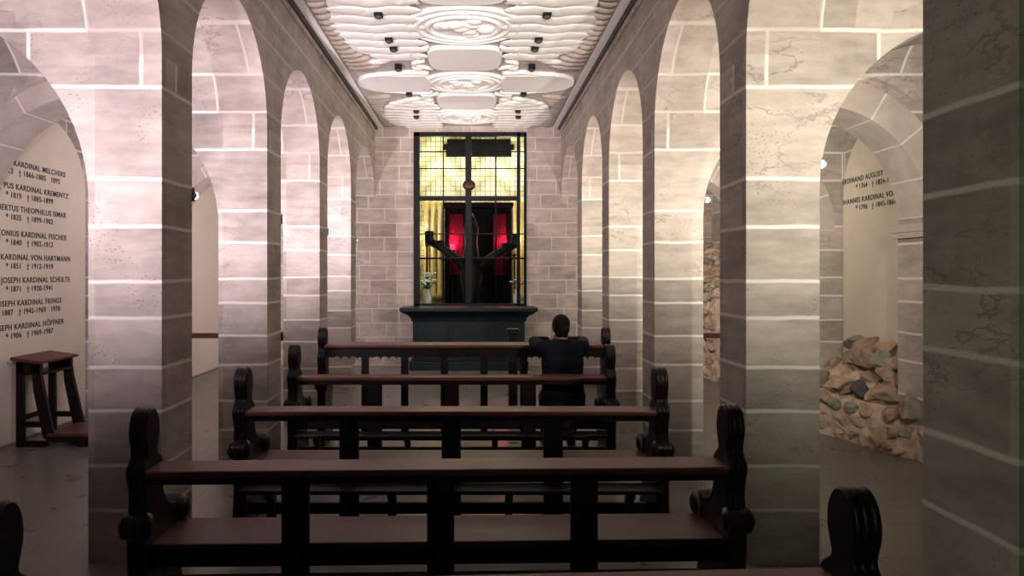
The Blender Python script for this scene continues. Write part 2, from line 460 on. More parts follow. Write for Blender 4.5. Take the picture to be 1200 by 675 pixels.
# transverse arches across the aisles
def tarch(sgn, k, label):
    JI, TSP = JS[sgn]; TC, TR = (AO + JI) / 2, (JI - AO) / 2
    y0 = YK[k]
    X = lambda d: CX + sgn * d
    e = empty('transverse_arch', (X(TC), y0 + PD / 2, 0), label, 'arch', 'stone arches across the aisles')
    L = e.location
    arc = [(TC + TR * math.cos(PI - PI * i / 32), TSP + TR * math.sin(PI - PI * i / 32)) for i in range(33)]
    pts = [(AO, 4.5), (AO, TSP)] + arc[1:-1] + [(JI, TSP), (WO, TSP), (WO, 4.5)]
    m = MB().prism([(X(d) - L.x, h) for d, h in pts], 'y', -PD / 2, PD / 2)
    m.build('spandrel_wall', M['stone'], e)
    # ring of voussoirs, a little proud, mortar between
    m = MB(); n = 9; g = .008
    for i in range(3 if k > 1 else n, n):
        a0, a1 = PI * i / n, PI * (i + 1) / n
        def seg(s0, s1, mi, pr):
            q = []
            for r in (TR - .004, TR + .262):
                ang = [s0 + (s1 - s0) * t / 4 for t in range(5)]
                if r > TR: ang = ang[::-1]
                q += [(X(TC + r * math.cos(PI - a)) - L.x, TSP + r * math.sin(PI - a)) for a in ang]
            m.prism(q, 'y', -PD / 2 - pr, PD / 2 + pr, mi)
        w = g / (TR + .13)
        seg(a0 + w, a1 - w, 0, .001)
        seg(a1 - w, a1 + w if i < n - 1 else a1, 1, .002)
        if i == 3: seg(a0, a0 + w, 1, .002)
    if k > 1: m.build('arch_ring', [M['ring'], M['mortar']], e)
    else: m.b.free()
    xa, xb = sorted((X(JI) - L.x, X(WO) - L.x))
    p = MB().box(xa, xb, -PD / 2, PD / 2, 0, TSP, bev=.005).build('pier', M['stone'], e)
    xi = X(JI) - L.x
    a, bq = sorted((xi - sgn * .045, xi + sgn * .18))
    MB().box(a, bq, -PD / 2 - .03, PD / 2 + .03, TSP - .13, TSP - .05, bev=.012).box(a + .02 * (sgn < 0) * 0, bq, -PD / 2 - .012, PD / 2 + .012, TSP - .18, TSP - .13, bev=.006).build('impost', M['ring'], p)
for sgn, side in ((-1, 'painted names'), (1, 'rubble')):
    for k in range(1, 5):
        tarch(sgn, k, f'{ORD[k-1]} stone arch from the viewer across the aisle on the {side} side')

# ------------------------------------------------------------------ nave ceiling with stucco
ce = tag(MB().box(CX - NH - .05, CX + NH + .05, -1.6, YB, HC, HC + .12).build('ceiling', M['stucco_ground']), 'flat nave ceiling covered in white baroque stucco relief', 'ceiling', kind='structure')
ti = 0
for sgn in (-1, 1):
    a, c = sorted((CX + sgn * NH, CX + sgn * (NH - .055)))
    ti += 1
    tag(MB().box(a, c, -1.6, YB, HC - .075, HC, bev=.01).build(f'trim_{ti}', M['cornice']), 'dark strip coloured as shadow gap along the ceiling edge, ' + ('painted names side' if sgn < 0 else 'rubble side'), 'moulding', kind='structure')  # dark colour stands for the shade in the gap under the ceiling
    a, c = sorted((CX + sgn * NH, CX + sgn * (NH - .028)))
    ti += 1
    tag(MB().box(a, c, -1.6, YB, HC - .125, HC - .075, bev=.008).build(f'trim_{ti}', M['stone']), 'thin stone bead under the dark ceiling strip, ' + ('painted names side' if sgn < 0 else 'rubble side'), 'moulding', kind='structure')
    a, c = sorted((CX + sgn * (NH - .055), CX + sgn * (NH - .15)))
    ti += 1
    tag(MB().box(a, c, -1.6, YB, HC - .03, HC, bev=.008).build(f'trim_{ti}', M['stucco_field']), 'plain pale border strip of the ceiling, ' + ('painted names side' if sgn < 0 else 'rubble side'), 'moulding', kind='structure')

def flatpoly(m, pts, th, z=HC, bev=.0):
    """relief plate hanging under the ceiling, edge sloped inwards"""
    n = len(pts); cx = sum(p[0] for p in pts) / n; cy = sum(p[1] for p in pts) / n
    A = [m.b.verts.new((x, y, z)) for x, y in pts]
    def ring(s, zz):
        return [m.b.verts.new((cx + (x - cx) * s, cy + (y - cy) * s, zz)) for x, y in pts]
    r1 = ring(1.0, z - th * .55); r2 = ring(.965, z - th); 
    prev = A
    for r in (r1, r2):
        for i in range(n):
            j = (i + 1) % n; f = m.b.faces.new((prev[i], prev[j], r[j], r[i])); f.smooth = True
        prev = r
    for tri in tessellate_polygon([[Vector((v.co.x, v.co.y, 0)) for v in r2]]):
        m.b.faces.new([r2[i] for i in tri])
def torus_ring(m, cx, cy, rx, ry, r, z=HC, seg=56, tseg=8):
    rings = []
    for i in range(seg):
        a = 2 * PI * i / seg; ring = []
        for j in range(tseg):
            t = 2 * PI * j / tseg
            rr = r * math.cos(t)
            ring.append(m.b.verts.new((cx + (rx + rr) * math.cos(a), cy + (ry + rr) * math.sin(a), z - r * .9 * math.sin(t) * .9)))
        rings.append(ring)
    for i in range(seg):
        for j in range(tseg):
            f = m.b.faces.new((rings[i][j], rings[(i + 1) % seg][j], rings[(i + 1) % seg][(j + 1) % tseg], rings[i][(j + 1) % tseg])); f.smooth = True
def ellpts(cx, cy, rx, ry, n=48, lobes=0, amp=0):
    return [(cx + rx * math.cos(2 * PI * i / n) * (1 + amp * math.cos(lobes * 2 * PI * i / n)), cy + ry * math.sin(2 * PI * i / n) * (1 + amp * math.cos(lobes * 2 * PI * i / n))) for i in range(n)]

def medallion(cy, rx, ry):
    m = MB()
    flatpoly(m, ellpts(CX, cy, rx, ry), .035)
    torus_ring(m, CX, cy, rx * .98, ry * .98, .035, HC - .02)
    torus_ring(m, CX, cy, rx * .80, ry * .80, .028, HC - .035)
    torus_ring(m, CX, cy, rx * .62, ry * .60, .034, HC - .035)
    mo = m.build('medallion', M['stucco'], ce)
    m = MB(); rr = random.Random(int(cy * 100))
    # low relief figures
    for i in range(16):
        a = rr.uniform(0, 2 * PI); q = rr.uniform(0, .42)
        m.ell((CX + rx * q * math.cos(a), cy + ry * q * math.sin(a), HC - .04), (rr.uniform(.05, .12), rr.uniform(.05, .10), rr.uniform(.025, .05)), 12, 8, Matrix.Rotation(rr.uniform(0, PI), 3, 'Z'))
    m.build('figure_relief', M['stucco'], mo)
def wing(sgn, cy, hy):
    """big feathered cartouche wing"""
    m = MB()
    out = []
    for i in range(49):
        a = -PI / 2 + PI * i / 48
        s = (1 + .035 * math.cos(a * 9))
        out.append((CX + sgn * (.62 + .80 * abs(math.cos(a)) ** .62 * s), cy + hy * math.sin(a) * s))
    out += [(CX + sgn * .56, cy + hy * .8), (CX + sgn * .50, cy), (CX + sgn * .56, cy - hy * .8)]
    flatpoly(m, out, .04)
    w = m.build('wing_panel', M['stucco'], ce)
    m = MB(); n = 9
    for i in range(n):
        yy = cy + hy * (-.84 + 1.68 * i / (n - 1)); f = math.sqrt(max(0, 1 - ((yy - cy) / (hy * 1.06)) ** 2))
        L = .62 + .74 * f
        for q in range(3):
            x0 = .58 + (L - .5) * (.10 + .30 * q); 
            m.ell((CX + sgn * x0, yy + .05 * (q % 2), HC - .035), ((L - .3) * .25, hy * .100, .020), 14, 8, Matrix.Rotation(sgn * (.22 if q % 2 else -.10), 3, 'Z'))
    m.build('feather_relief', M['stucco'], w)
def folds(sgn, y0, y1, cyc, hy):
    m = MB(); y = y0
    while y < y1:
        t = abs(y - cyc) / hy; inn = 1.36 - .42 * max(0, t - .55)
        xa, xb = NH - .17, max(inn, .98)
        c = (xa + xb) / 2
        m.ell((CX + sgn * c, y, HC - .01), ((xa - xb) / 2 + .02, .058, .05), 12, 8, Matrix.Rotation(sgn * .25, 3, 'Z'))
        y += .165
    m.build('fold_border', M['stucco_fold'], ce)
for cy in (3.2, 7.62, 12.0):
    medallion(cy, .63, .56)
    for s in (-1, 1): wing(s, cy, 1.20 if cy < 10 else 1.0)
    for s in (-1, 1): folds(s, cy - 1.3, min(cy + 1.55, YB - .1), cy, 1.2)
for cy in (5.4, 9.88):
    medallion(cy, .58, .50)
    for s in (-1, 1):
        m = MB(); pts = []
        for i in range(25):
            a = -PI / 2 + PI * i / 24; pts.append((CX + s * (1.14 + .38 * math.cos(a)), cy + .42 * math.sin(a)))
        pts += [(CX + s * .52, cy + .42), (CX + s * .46, cy), (CX + s * .52, cy - .42)]
        flatpoly(m, pts, .05); m.build('plain_cartouche', M['stucco_field'], ce)
        m = MB()
        for d in (-1, 1):
            m.tube([(CX + s * x, cy + d * (.47 + .05 * math.sin((x - .5) * 7)), HC - .02) for x in [.5 + .07 * i for i in range(11)]], .035)
        m.build('scroll_relief', M['stucco'], ce)
for cy in (4.35, 6.5, 8.76, 10.94):
    m = MB(); pts = []
    hw, hl = .46, .46
    for i in range(40):
        a = 2 * PI * i / 40; p = 5
        ca, sa = math.cos(a), math.sin(a); r = (abs(ca) ** p + abs(sa) ** p) ** (-1 / p)
        pts.append((CX + hw * r * ca * (1 - .08 * abs(sa) ** 3), cy + hl * r * sa))
    flatpoly(m, pts, .05); m.build('square_panel', M['stucco_field'], ce)
    m = MB()
    for s in (-1, 1):
        for d in (-1, 1):
            m.tube([(CX + s * (.53 + .13 * math.sin(t * .5)), cy + d * (.06 + .05 * t), HC - .02) for t in range(9)], [.04 - .002 * t for t in range(9)])
            m.ell((CX + s * .62, cy + d * .40, HC - .02), (.08, .08, .04), 14, 8)
        for d in range(3):
            m.ell((CX + s * (.84 + .12 * d), cy + .12 * (d - 1), HC - .02), (.17, .075, .035), 14, 8, Matrix.Rotation(s * .4, 3, 'Z'))
    m.build('scroll_relief', M['stucco'], ce)

# small square fittings set in the stucco
FY = [7.17, 7.93, 8.25, 9.05, 10.37, 11.45, 11.85]
fit0 = None
rows = ['first', 'second', 'third', 'fourth', 'fifth', 'sixth', 'last']
for s in (-1, 1):
    for i, y in enumerate(FY):
        lb = f'{rows[i]} small black square ceiling fitting from the viewer, on the ' + ('painted names side' if s < 0 else 'rubble side')
        if fit0 is None:
            e = empty('ceiling_fitting', (0, 0, 0), lb, 'ceiling fitting', 'small black fittings in the stucco ceiling')
            MB().box(-.043, .043, -.05, .05, -.03, .04, bev=.005).build('housing', M['iron'], e)
            MB().lathe([(.0, -.045), (.03, -.045), (.036, -.036), (.036, -.02)], seg=16).build('lens', M['cornice'], e)
            fit0 = e
        else:
            e = copy_tree(fit0); tag(e, lb)
        e.location = (CX + s * (.86 - .015 * (i % 3)), y, HC - .055)

# ------------------------------------------------------------------ painted names
def textmesh(s, cap, mat, name, parent, loc, rot):
    c = bpy.data.curves.new('t', 'FONT'); c.body = s; c.align_x = 'CENTER'; c.size = cap / .70; c.extrude = .0015; c.offset = .0014
    c.space_character = 1.14
    o = bpy.data.objects.new('t', c); COL.objects.link(o)
    dg = bpy.context.evaluated_depsgraph_get(); dg.update()
    me = bpy.data.meshes.new_from_object(o.evaluated_get(dg))
    bpy.data.objects.remove(o); bpy.data.curves.remove(c)
    me.materials.clear(); me.materials.append(mat)
    q = bpy.data.objects.new(name, me); COL.objects.link(q); q.parent = parent; q.location = loc; q.rotation_euler = rot
    return q
def panel(sgn, y0, y1, lines, yc, label, cross=True):
    x = CX + sgn * WO
    e = empty('inscription_panel' if lines else 'plaster_panel', (x, (y0 + y1) / 2, 0), label, 'inscription panel' if lines else 'wall panel')
    r = (y1 - y0) / 2; pts = [(-r, .02), (r, .02)] + [(r * math.cos(PI * i / 24), 2.62 + r * .95 * math.sin(PI * i / 24)) for i in range(25)]
    pts = [(-r, .02), (r, .02)] + [(r * math.cos(PI * i / 24), 2.62 + r * .95 * math.sin(PI * i / 24)) for i in range(25)]
    MB().prism(pts, 'x', 0, -sgn * .012).build('plaster_field', M['plaster'], e)
    rot = (PI / 2, 0, -sgn * PI / 2)
    for h, nm, dt in lines:
        textmesh(nm, .056, M['ink'], 'name_line', e, (-sgn * .0135, yc - e.location.y, h - .028), rot)
        textmesh(dt, .054, M['ink'], 'date_line', e, (-sgn * .0135, yc - e.location.y, h - .115), rot)
LN = [(2.80, 'PAULUS KARDINAL MELCHERS', '* 1813   \u2020 1866-1885   1895'),
      (2.565, 'PHILIPPUS KARDINAL KREMENTZ', '* 1819   \u2020 1885-1899'),
      (2.345, 'HUBERTUS THEOPHILUS SIMAR', '* 1835   \u2020 1899-1902'),
      (2.095, 'ANTONIUS KARDINAL FISCHER', '* 1840   \u2020 1902-1912'),
      (1.86, 'FELIX KARDINAL VON HARTMANN', '* 1851   \u2020 1912-1919'),
      (1.63, 'KARL JOSEPH KARDINAL SCHULTE', '* 1871   \u2020 1920-1941'),
      (1.40, 'JOSEPH KARDINAL FRINGS', '* 1887   \u2020 1942-1969   1978'),
      (1.165, 'JOSEPH KARDINAL H\u00d6FFNER', '* 1906   \u2020 1969-1987')]
panel(-1, 6.66, 8.28, LN, 7.26, 'cream plaster wall panel painted with eight names and dates')
panel(-1, 8.80, 10.34, [], 9.5, 'blank cream plaster wall panel in the middle of the painted names aisle')
panel(-1, 10.90, 12.80, [], 11.8, 'blank cream plaster wall panel beyond the wooden rail, painted names aisle')
panel(1, 6.66, 8.28, [(2.77, 'FERDINAND AUGUST VON SPIEGEL', '* 1764   \u2020 1824-1835'), (2.53, 'JOHANNES KARDINAL VON GEISSEL', '* 1796   \u2020 1845-1864')], 7.62,
      'cream plaster wall panel painted with two names above the rubble')

# ------------------------------------------------------------------ pews
def end_profile(h=.80):
    k = h / .80
    body = [(-.06, 0), (-.06, .10), (-.045, .25), (-.06, .42), (-.05, .56), (-.035, .66), (-.065, .76), (-.06, .80), (-.02, .845)]
    hd = [(.035 + .073 * math.cos(a), .953 + .107 * math.sin(a)) for a in [math.radians(d) for d in (218, 195, 170, 140, 110, 80, 50, 20, -10, -36)]]
    front = [(.085, .845), (.14, .80), (.165, .74), (.15, .66), (.20, .57), (.31, .525), (.385, .50), (.405, .44), (.37, .36), (.36, .22), (.40, .10), (.42, 0)]
    pts = [(y, z * k if z <= .8 else z + (h - .80)) for y, z in body + hd + front]
    sm = smoothpts(pts, 3)
    return [(y, max(z, 0)) for y, z in sm]
def seg_of(side, t): return side * t
def make_pew(L, label):
    e = empty('pew', (0, 0, 0), label, 'pew', 'dark wooden pews facing the altar')
    h = L / 2
    for s in (-1, 1):
        a, b2 = sorted((s * h, s * (h - .085)))
        p = MB().beaded(end_profile(), a, b2).build('pew_end', M['wood'], e)
        for (y, z, r) in ((-.045, .53, .058), (.375, .475, .070)):
            c = s * (h - .0425); m = MB()
            m.lathe([(.012, c - .072), (r * .62, c - .072), (r * .70, c - .066), (r, c - .055)] + [(r + .004 * abs(math.sin(t * PI * 3 / 12)), c - .055 + .11 * t / 12) for t in range(13)] + [(r * .70, c + .066), (r * .62, c + .072), (.012, c + .072)], (0, y, z), 26, 'x')
            m.build('scroll_boss', M['wood'], p)
    i = h - .08
    MB().box(-i, i, -.06, .14, .752, .785, bev=.008).build('book_ledge', M['wood_top'], e)
    MB().box(-i, i, -.035, .005, .715, .755, bev=.004).build('top_rail', M['wood'], e)
    for x in (-.25, 0, .25):
        MB().box(x * (L - .17) - .064, x * (L - .17) + .064, -.030, .004, .05, .72, bev=.005).build('back_post', M['wood'], e)
    MB().box(-i, i, .004, .37, .395, .425, bev=.007).build('seat', M['wood_seat'], e)
    MB().box(-i, i, .006, .040, .315, .396, bev=.004).build('seat_rail', M['wood'], e)
    MB().box(-i, i, .34, .37, .325, .396, bev=.004).build('front_rail', M['wood'], e)
    MB().box(-i, i, .05, .09, .07, .145, bev=.004).build('stretcher', M['wood'], e)
    k = MB().box(-i + .02, i - .02, -.25, -.07, .292, .318, bev=.006).build('kneeler', M['wood'], e)
    for x in (-.40, -.13, .13, .40):
        m = MB().box(x * L - .025, x * L + .025, -.23, -.02, .255, .292, bev=.004)
        m.box(x * L - .025, x * L + .025, -.19, -.13, 0, .255, bev=.004)
        m.build('bracket', M['wood'], k)
    return e
pews = [make_pew(2.89, 'second dark wooden pew from the viewer, complete, with tall rounded end finials')]
pews[0].location = (-.160, 3.33, 0); pews[0].rotation_euler.z = math.radians(1.6)
for (x, y, rz, lb) in ((-.155, 4.70, 0, 'third dark wooden pew from the viewer, empty, between the second pillars'),
                       (-.20, 6.22, 0, 'dark wooden pew on which the man sits')):
    c = copy_tree(pews[0]); tag(c, lb); c.location = (x, y, 0); c.rotation_euler.z = math.radians(rz); pews.append(c)
near = make_pew(2.56, 'closest dark wooden pew, only its two end finials showing at the bottom edge')
near.location = (-.105, 1.99, 0); near.rotation_euler.z = math.radians(3.0)

# front desk with scalloped apron
dk = empty('kneeling_desk', (-.10, 6.90, 0), 'dark front kneeling desk with a scalloped apron before the altar', 'kneeling desk')
L = 2.87; h = L / 2; DZ = 1.0
for s in (-1, 1):
    a, b2 = sorted((s * h, s * (h - .08)))
    p = MB().beaded([(y * .8, z) for y, z in end_profile(.90)], a, b2).build('desk_end', M['wood'], dk)
    c = s * (h - .04)
    MB().lathe([(.01, c - .06), (.035, c - .06), (.05, c - .045), (.05, c + .045), (.035, c + .06), (.01, c + .06)], (0, -.04, .60), 22, 'x').build('scroll_boss', M['wood'], p)
i_ = h - .075
MB().box(-i_, i_, -.07, .24, DZ - .03, DZ, bev=.007).build('book_ledge', M['wood_top'], dk)
pts = [(-i_, DZ - .03)]
nb = 7; bw = 2 * i_ / nb
ap = []
for k in range(nb):
    x0 = -i_ + k * bw
    ap += [(x0, DZ - .125), (x0 + .075, DZ - .125)]
    in0, in1 = x0 + .075, x0 + bw - .075; w = (in1 - in0) / 3
    for q in range(3):
        for t in range(1, 7):
            a = PI * t / 6
            ap.append((in0 + w * (q + .5 - .5 * math.cos(a)), DZ - .150 + .035 * math.sin(a) - (.0 if t < 6 or q == 2 else .0)))
    ap += [(in1, DZ - .125)]
ap.append((i_, DZ - .125))
cl = [ap[0]]
for p_ in ap[1:]:
    if abs(p_[0] - cl[-1][0]) + abs(p_[1] - cl[-1][1]) > 1e-4: cl.append(p_)
MB().prism(cl + [(i_, DZ - .03), (-i_, DZ - .03)], 'y', -.03, 0).build('scalloped_apron', M['wood'], dk)
for k in range(1, nb):
    x = -i_ + k * bw
    MB().box(x - .036, x + .036, -.034, .006, .06, DZ - .03, bev=.005).build('back_post', M['wood'], dk)
MB().box(-i_, i_, -.03, .012, .06, .14, bev=.005).build('bottom_rail', M['wood'], dk)

# ------------------------------------------------------------------ slim stand before the altar
st = empty('slim_stand', (.47, 8.6, 0), 'slim dark stand between the scalloped desk and the altar', 'stand')  # dark post of unknown use, built as a plain stand
MB().box(-.14, .14, -.14, .14, 0, .05, bev=.01).build('base', M['wood'], st)
MB().box(-.055, .055, -.055, .055, .05, .96, bev=.01).build('post', M['wood'], st)
MB().box(-.085, .085, -.085, .085, .96, .99, bev=.008).box(-.075, .075, -.075, .075, .99, 1.02, bev=.008).build('top', M['wood'], st)

# ------------------------------------------------------------------ altar
al = empty('altar', (-.10, YB - .42, 0), 'dark stone altar with a wide moulded top below the grille window', 'altar')
MB().box(-1.19, 1.19, -.42, .41, 1.035, 1.10, bev=.012).build('table_top', M['altar'], al)
prof = [(1.17, 1.035), (1.13, 1.0), (1.06, .965), (1.015, .92), (1.0, .86)]
m = MB()
for (w1, z1), (w0, z0) in zip(prof[:-1], prof[1:]):
    d1, d0 = w1 - .78, w0 - .78
    vs = [m.b.verts.new(p) for p in ((-w0, -d0, z0), (w0, -d0, z0), (w0, .40, z0), (-w0, .40, z0), (-w1, -d1, z1), (w1, -d1, z1), (w1, .40, z1), (-w1, .40, z1))]
    for q in ((0, 1, 5, 4), (1, 2, 6, 5), (2, 3, 7, 6), (3, 0, 4, 7), (0, 3, 2, 1), (4, 5, 6, 7)): m.b.faces.new([vs[i] for i in q])
m.build('cornice', M['altar'], al)
MB().box(-.98, .98, -.20, .40, .16, .86, bev=.008).build('body', M['altar'], al)
for x in (-.62, 0, .62):
    MB().box(x - .27, x + .27, -.215, -.195, .25, .78, bev=.008).build('front_panel', M['altar'], al)
MB().box(-1.04, 1.04, -.27, .40, 0, .16, bev=.012).build('plinth', M['altar'], al)

# ------------------------------------------------------------------ grille window and the shrine chamber behind
win = tag(MB().box(WX0, WX0 + .11, YB - .03, YB + .08, WZ0, WZ1, bev=.006).box(WX1 - .045, WX1, YB - .03, YB + .08, WZ0, WZ1, bev=.006).box(WX0, WX1, YB - .03, YB + .08, WZ1 - .075, WZ1, bev=.006).box(WX0, WX1, YB - .03, YB + .08, WZ0, WZ0 + .05, bev=.006).box(WX1 - .175, WX1 - .115, YB - .03, YB + .08, WZ0, WZ1, bev=.004).build('window_1', M['iron']), 'tall black iron grille window above the altar', 'window', kind='structure')
XM = (549 - 556) / 63.8
MB().box(XM - .055, XM + .055, YB - .045, YB + .06, WZ0 + .05, WZ1 - .07, bev=.008).build('mullion', M['iron'], win)
MB().box(WX0 + .1, WX1 - .13, YB - .04, YB + .05, 3.03, 3.11, bev=.008).build('transom', M['iron'], win)
m = MB()
for px in (519.5, 581):
    x = (px - 556) / 63.8; m.tube([(x, YB + .01, WZ0 + .05), (x, YB + .01, WZ1 - .07)], .013, 8)
for h_ in (1.97, 2.42, 3.62, 3.93): m.tube([(WX0 + .1, YB + .01, h_), (WX1 - .04, YB + .01, h_)], .011 if h_ > 2 else .018, 8)
m.build('glazing_bars', M['iron'], win)
MB().lathe([(.0, -.055), (.06, -.05), (.105, -.03), (.12, 0), (.105, .03), (.0, .04)], (XM + .01, YB - .04, 3.31), 24, 'y', 1, .85).build('boss', M['gilt'], win)

CY0, CY1 = YB + .3, 15.6
tag(MB().box(-1.75, 1.6, CY1, CY1 + .2, .3, 5.2).build('wall_shrine_back', M['gold']), 'gold mosaic wall at the back of the lit shrine', 'wall', kind='structure')
tag(MB().box(-1.75, -1.55, CY0, CY1, .3, 5.2).build('wall_shrine_left', M['gold']), 'gold mosaic side wall of the shrine, beside the brighter candle', 'wall', kind='structure')
tag(MB().box(1.40, 1.6, CY0, CY1, .3, 5.2).build('wall_shrine_right', M['gold']), 'gold mosaic side wall of the shrine, opposite the brighter candle', 'wall', kind='structure')
tag(MB().box(-1.75, 1.6, CY0, CY1, .2, .3).build('floor_shrine', M['altar']), 'dark floor of the shrine', 'floor', kind='structure')
tag(MB().box(-1.75, 1.6, CY0, CY1, 5.0, 5.2).build('ceiling_shrine', M['gold']), 'gold ceiling of the shrine', 'ceiling', kind='structure')
S3 = 823 / (CY1)                                   # px per m at the shrine's back wall
bx = lambda px: (px - 556) / S3
hz = lambda py: 1.7 + (320 - py) / S3
# stepped dark soffit at the top of the mosaic
m = MB()
for k, (a, c, z0, z1) in enumerate(((523, 599, 176, 184), (519, 602, 170, 176), (524, 598, 164, 170))):
    m.box(bx(a), bx(c), CY1 - .10, CY1, hz(z1), hz(z0) + .001, bev=.004)
tag(m.build('shrine_beam', M['darkpanel']), 'dark stepped beam across the top of the gold mosaic', 'beam')
# reeded gilt pilasters
k = 0
for px in (500, 508, 516, 602, 608, 614):
    o = MB().lathe([(.09, hz(350)), (.09, hz(345)), (.065, hz(343)), (.06, hz(248)), (.08, hz(244)), (.09, hz(238)), (.09, hz(236))], (bx(px), CY1 - .09, 0), 16).build('gilt_column', M['goldleaf'])
    tag(o, ['outermost', 'middle', 'innermost', 'innermost', 'middle', 'outermost'][k] + ' slim gold column ' + ('on the brighter candle side' if k < 3 else 'on the fainter candle side') + ' of the dark shrine', 'column', 'slim gold columns in the shrine'); k += 1
# dark shrine
sh = empty('shrine', (bx(560), CY1 - .2, .3), 'black shrine cabinet with crimson hangings behind the grille', 'shrine')
X0, X1 = bx(522) - sh.location.x, bx(598) - sh.location.x
HB = hz(241) - .3
MB().box(X0, X1, .02, .12, 0, HB, bev=.01).build('back_panel', M['darkpanel'], sh)
MB().box(X0 - .03, X1 + .03, -.55, .12, HB - .08, HB, bev=.012).build('cornice', M['darkpanel'], sh)  # overhang deepened to keep light off the hangings
for a, c in ((X0, X0 + .10), (X1 - .10, X1)):
    MB().box(a, c, -.16, .03, 0, HB - .08, bev=.01).build('side_post', M['darkpanel'], sh)
for a, c in ((X0 + .10, bx(543) - sh.location.x), (bx(577) - sh.location.x, X1 - .10)):
    pts = []; n = 40
    fr = [(a + (c - a) * i / n, -.02 + .022 * math.sin(i * 1.25)) for i in range(n + 1)]
    MB().prism(fr + [(c, .02), (a, .02)], 'z', hz(322) - .3, hz(252) - .3).build('hanging', M['redcloth'], sh)
cxs = bx(560) - sh.location.x
pts = [(-.22, 0), (.22, 0), (.22, .3), (.29, .36), (.29, 1.35), (.36, 1.45), (.30, 1.75), (.24, 2.05), (.27, HB - .4), (.30, HB - .3), (.30, HB - .1), (-.30, HB - .1), (-.30, HB - .3), (-.27, HB - .4), (-.24, 2.05), (-.30, 1.75), (-.36, 1.45), (-.29, 1.35), (-.29, .36), (-.22, .3)]
MB().prism(pts, 'y', -.20, .02).build('centre_tabernacle', M['darkpanel'], sh)
# candelabra with arms, between grille and shrine
yc = 13.75; S4 = 823 / yc
gx = lambda px: (px - 556) / S4
gz = lambda py: 1.7 + (320 - py) / S4
ca = empty('candelabrum', (gx(552), yc, .3), 'black iron candelabrum with two raised arms in front of the shrine', 'candelabrum')
def rel(px, py): return (gx(px) - ca.location.x, 0, gz(py) - .3)
MB().lathe([(.30, 0), (.30, .06), (.12, .12), (.10, .3)], (0, 0, 0), 20).build('foot', M['iron'], ca)
MB().lathe([(.13, .25), (.16, gz(345) - .3), (.22, gz(325) - .3), (.17, gz(305) - .3), (.12, gz(285) - .3), (.15, gz(268) - .3), (.08, gz(255) - .3), (.03, gz(250) - .3)], (0, 0, 0), 20).build('stem', M['iron'], ca)
for sg, arm, cup in ((-1, [(548, 318), (538, 307), (527, 297), (516, 289), (506, 284)], (503, 281)), (1, [(556, 318), (568, 308), (580, 299), (592, 292), (601, 288)], (604, 285))):
    a = MB().tube([rel(*p) for p in arm], [.10, .095, .085, .08, .075], 12).build('arm', M['iron'], ca)
    c = Vector(rel(*cup))
    MB().lathe([(.02, -.10), (.08, -.09), (.09, 0), (.09, .16), (.075, .17), (.02, .17)], c, 18).build('candle_cup', M['iron'], a)
    m = Vector(rel(516 if sg < 0 else 592, 285 if sg < 0 else 288))
    MB().lathe([(.02, -.08), (.075, -.07), (.085, .05), (.02, .06)], m, 18).build('drip_pan', M['iron'], a)
# vigil lamps with red glass
for px, lb in ((531, 'small red glass vigil lamp on the brighter candle side of the shrine'), (590, 'small red glass vigil lamp on the fainter candle side of the shrine')):
    e = empty('vigil_lamp', (bx(px), CY1 - .40, .3), lb, 'lamp', 'red vigil lamps in the shrine')
    zz = hz(291) - .3
    MB().lathe([(.09, 0), (.09, .03), (.025, .06), (.022, zz - .09), (.05, zz - .07), (.055, zz - .05), (.02, zz - .045)], (0, 0, 0), 16).build('stand', M['iron'], e)
    MB().lathe([(.03, zz - .05), (.05, zz - .04), (.058, zz + .02), (.052, zz + .08), (.045, zz + .08)], (0, 0, 0), 18).build('red_glass', M['redglass'], e)
# candles
for px, py, s_, lb in ((499, 268, 1.0, 'lit white candle on the brighter side behind the grille'), (604, 279, .6, 'lit white candle on the fainter side behind the grille')):
    e = empty('candle', (bx(px) * .95, CY1 - .45, .3), lb, 'candle')
    zt = hz(py) - .3
    MB().lathe([(.08, 0), (.08, .03), (.02, .06), (.02, zt - .42), (.045, zt - .40), (.045, zt - .37), (.02, zt - .36)], (0, 0, 0), 16).build('holder', M['gilt'], e)
    MB().lathe([(.028, zt - .37), (.028, zt - .02), (.018, zt - .01)], (0, 0, 0), 14).build('wax', M['wax'], e)
    MB().lathe([(.004, zt - .01), (.014 + .006 * s_, zt + .015), (.012, zt + .04), (.002, zt + .085)], (0, 0, 0), 12).build('flame', M['flame'], e)
# flower vases on the altar shelf behind the bars
for px, base, n, lb in ((501, 352, 15, 'pale vase of white flowers inside the grille on the brighter candle side'), (606, 352, 8, 'pale vase of white flowers inside the grille on the fainter candle side')):
    yv = 13.45; sv = 823 / yv
    e = empty('flower_vase', ((px - 556) / sv, yv, 1.09), lb, 'vase of flowers', 'flower vases inside the grille')
    MB().lathe([(.05, 0), (.075, .05), (.085, .14), (.05, .23), (.045, .27), (.065, .30), (.05, .30)], (0, 0, 0), 20).build('vase', M['vase'], e)
    r = random.Random(px); mp, ml = MB(), MB()
    for i in range(n):
        a = r.uniform(0, 2 * PI); q = r.uniform(.02, .17); z = .36 + r.uniform(0, .26)
        c = Vector((q * math.cos(a), q * math.sin(a), z))
        ml.tube([(0, 0, .28), c * .6 + Vector((0, 0, .12)), c], .006, 5)
        for t in range(5):
            b_ = 2 * PI * t / 5; mp.ell(c + Vector((.022 * math.cos(b_), .022 * math.sin(b_), 0)), (.024, .024, .014), 8, 6)
        ml.ell(c * .8 + Vector((0, 0, .03)), (.05, .02, .012), 8, 6, Matrix.Rotation(a, 3, 'Z'))
    mp.build('blossoms', M['petal'], e); ml.build('stems_and_leaves', M['leaf'], e)

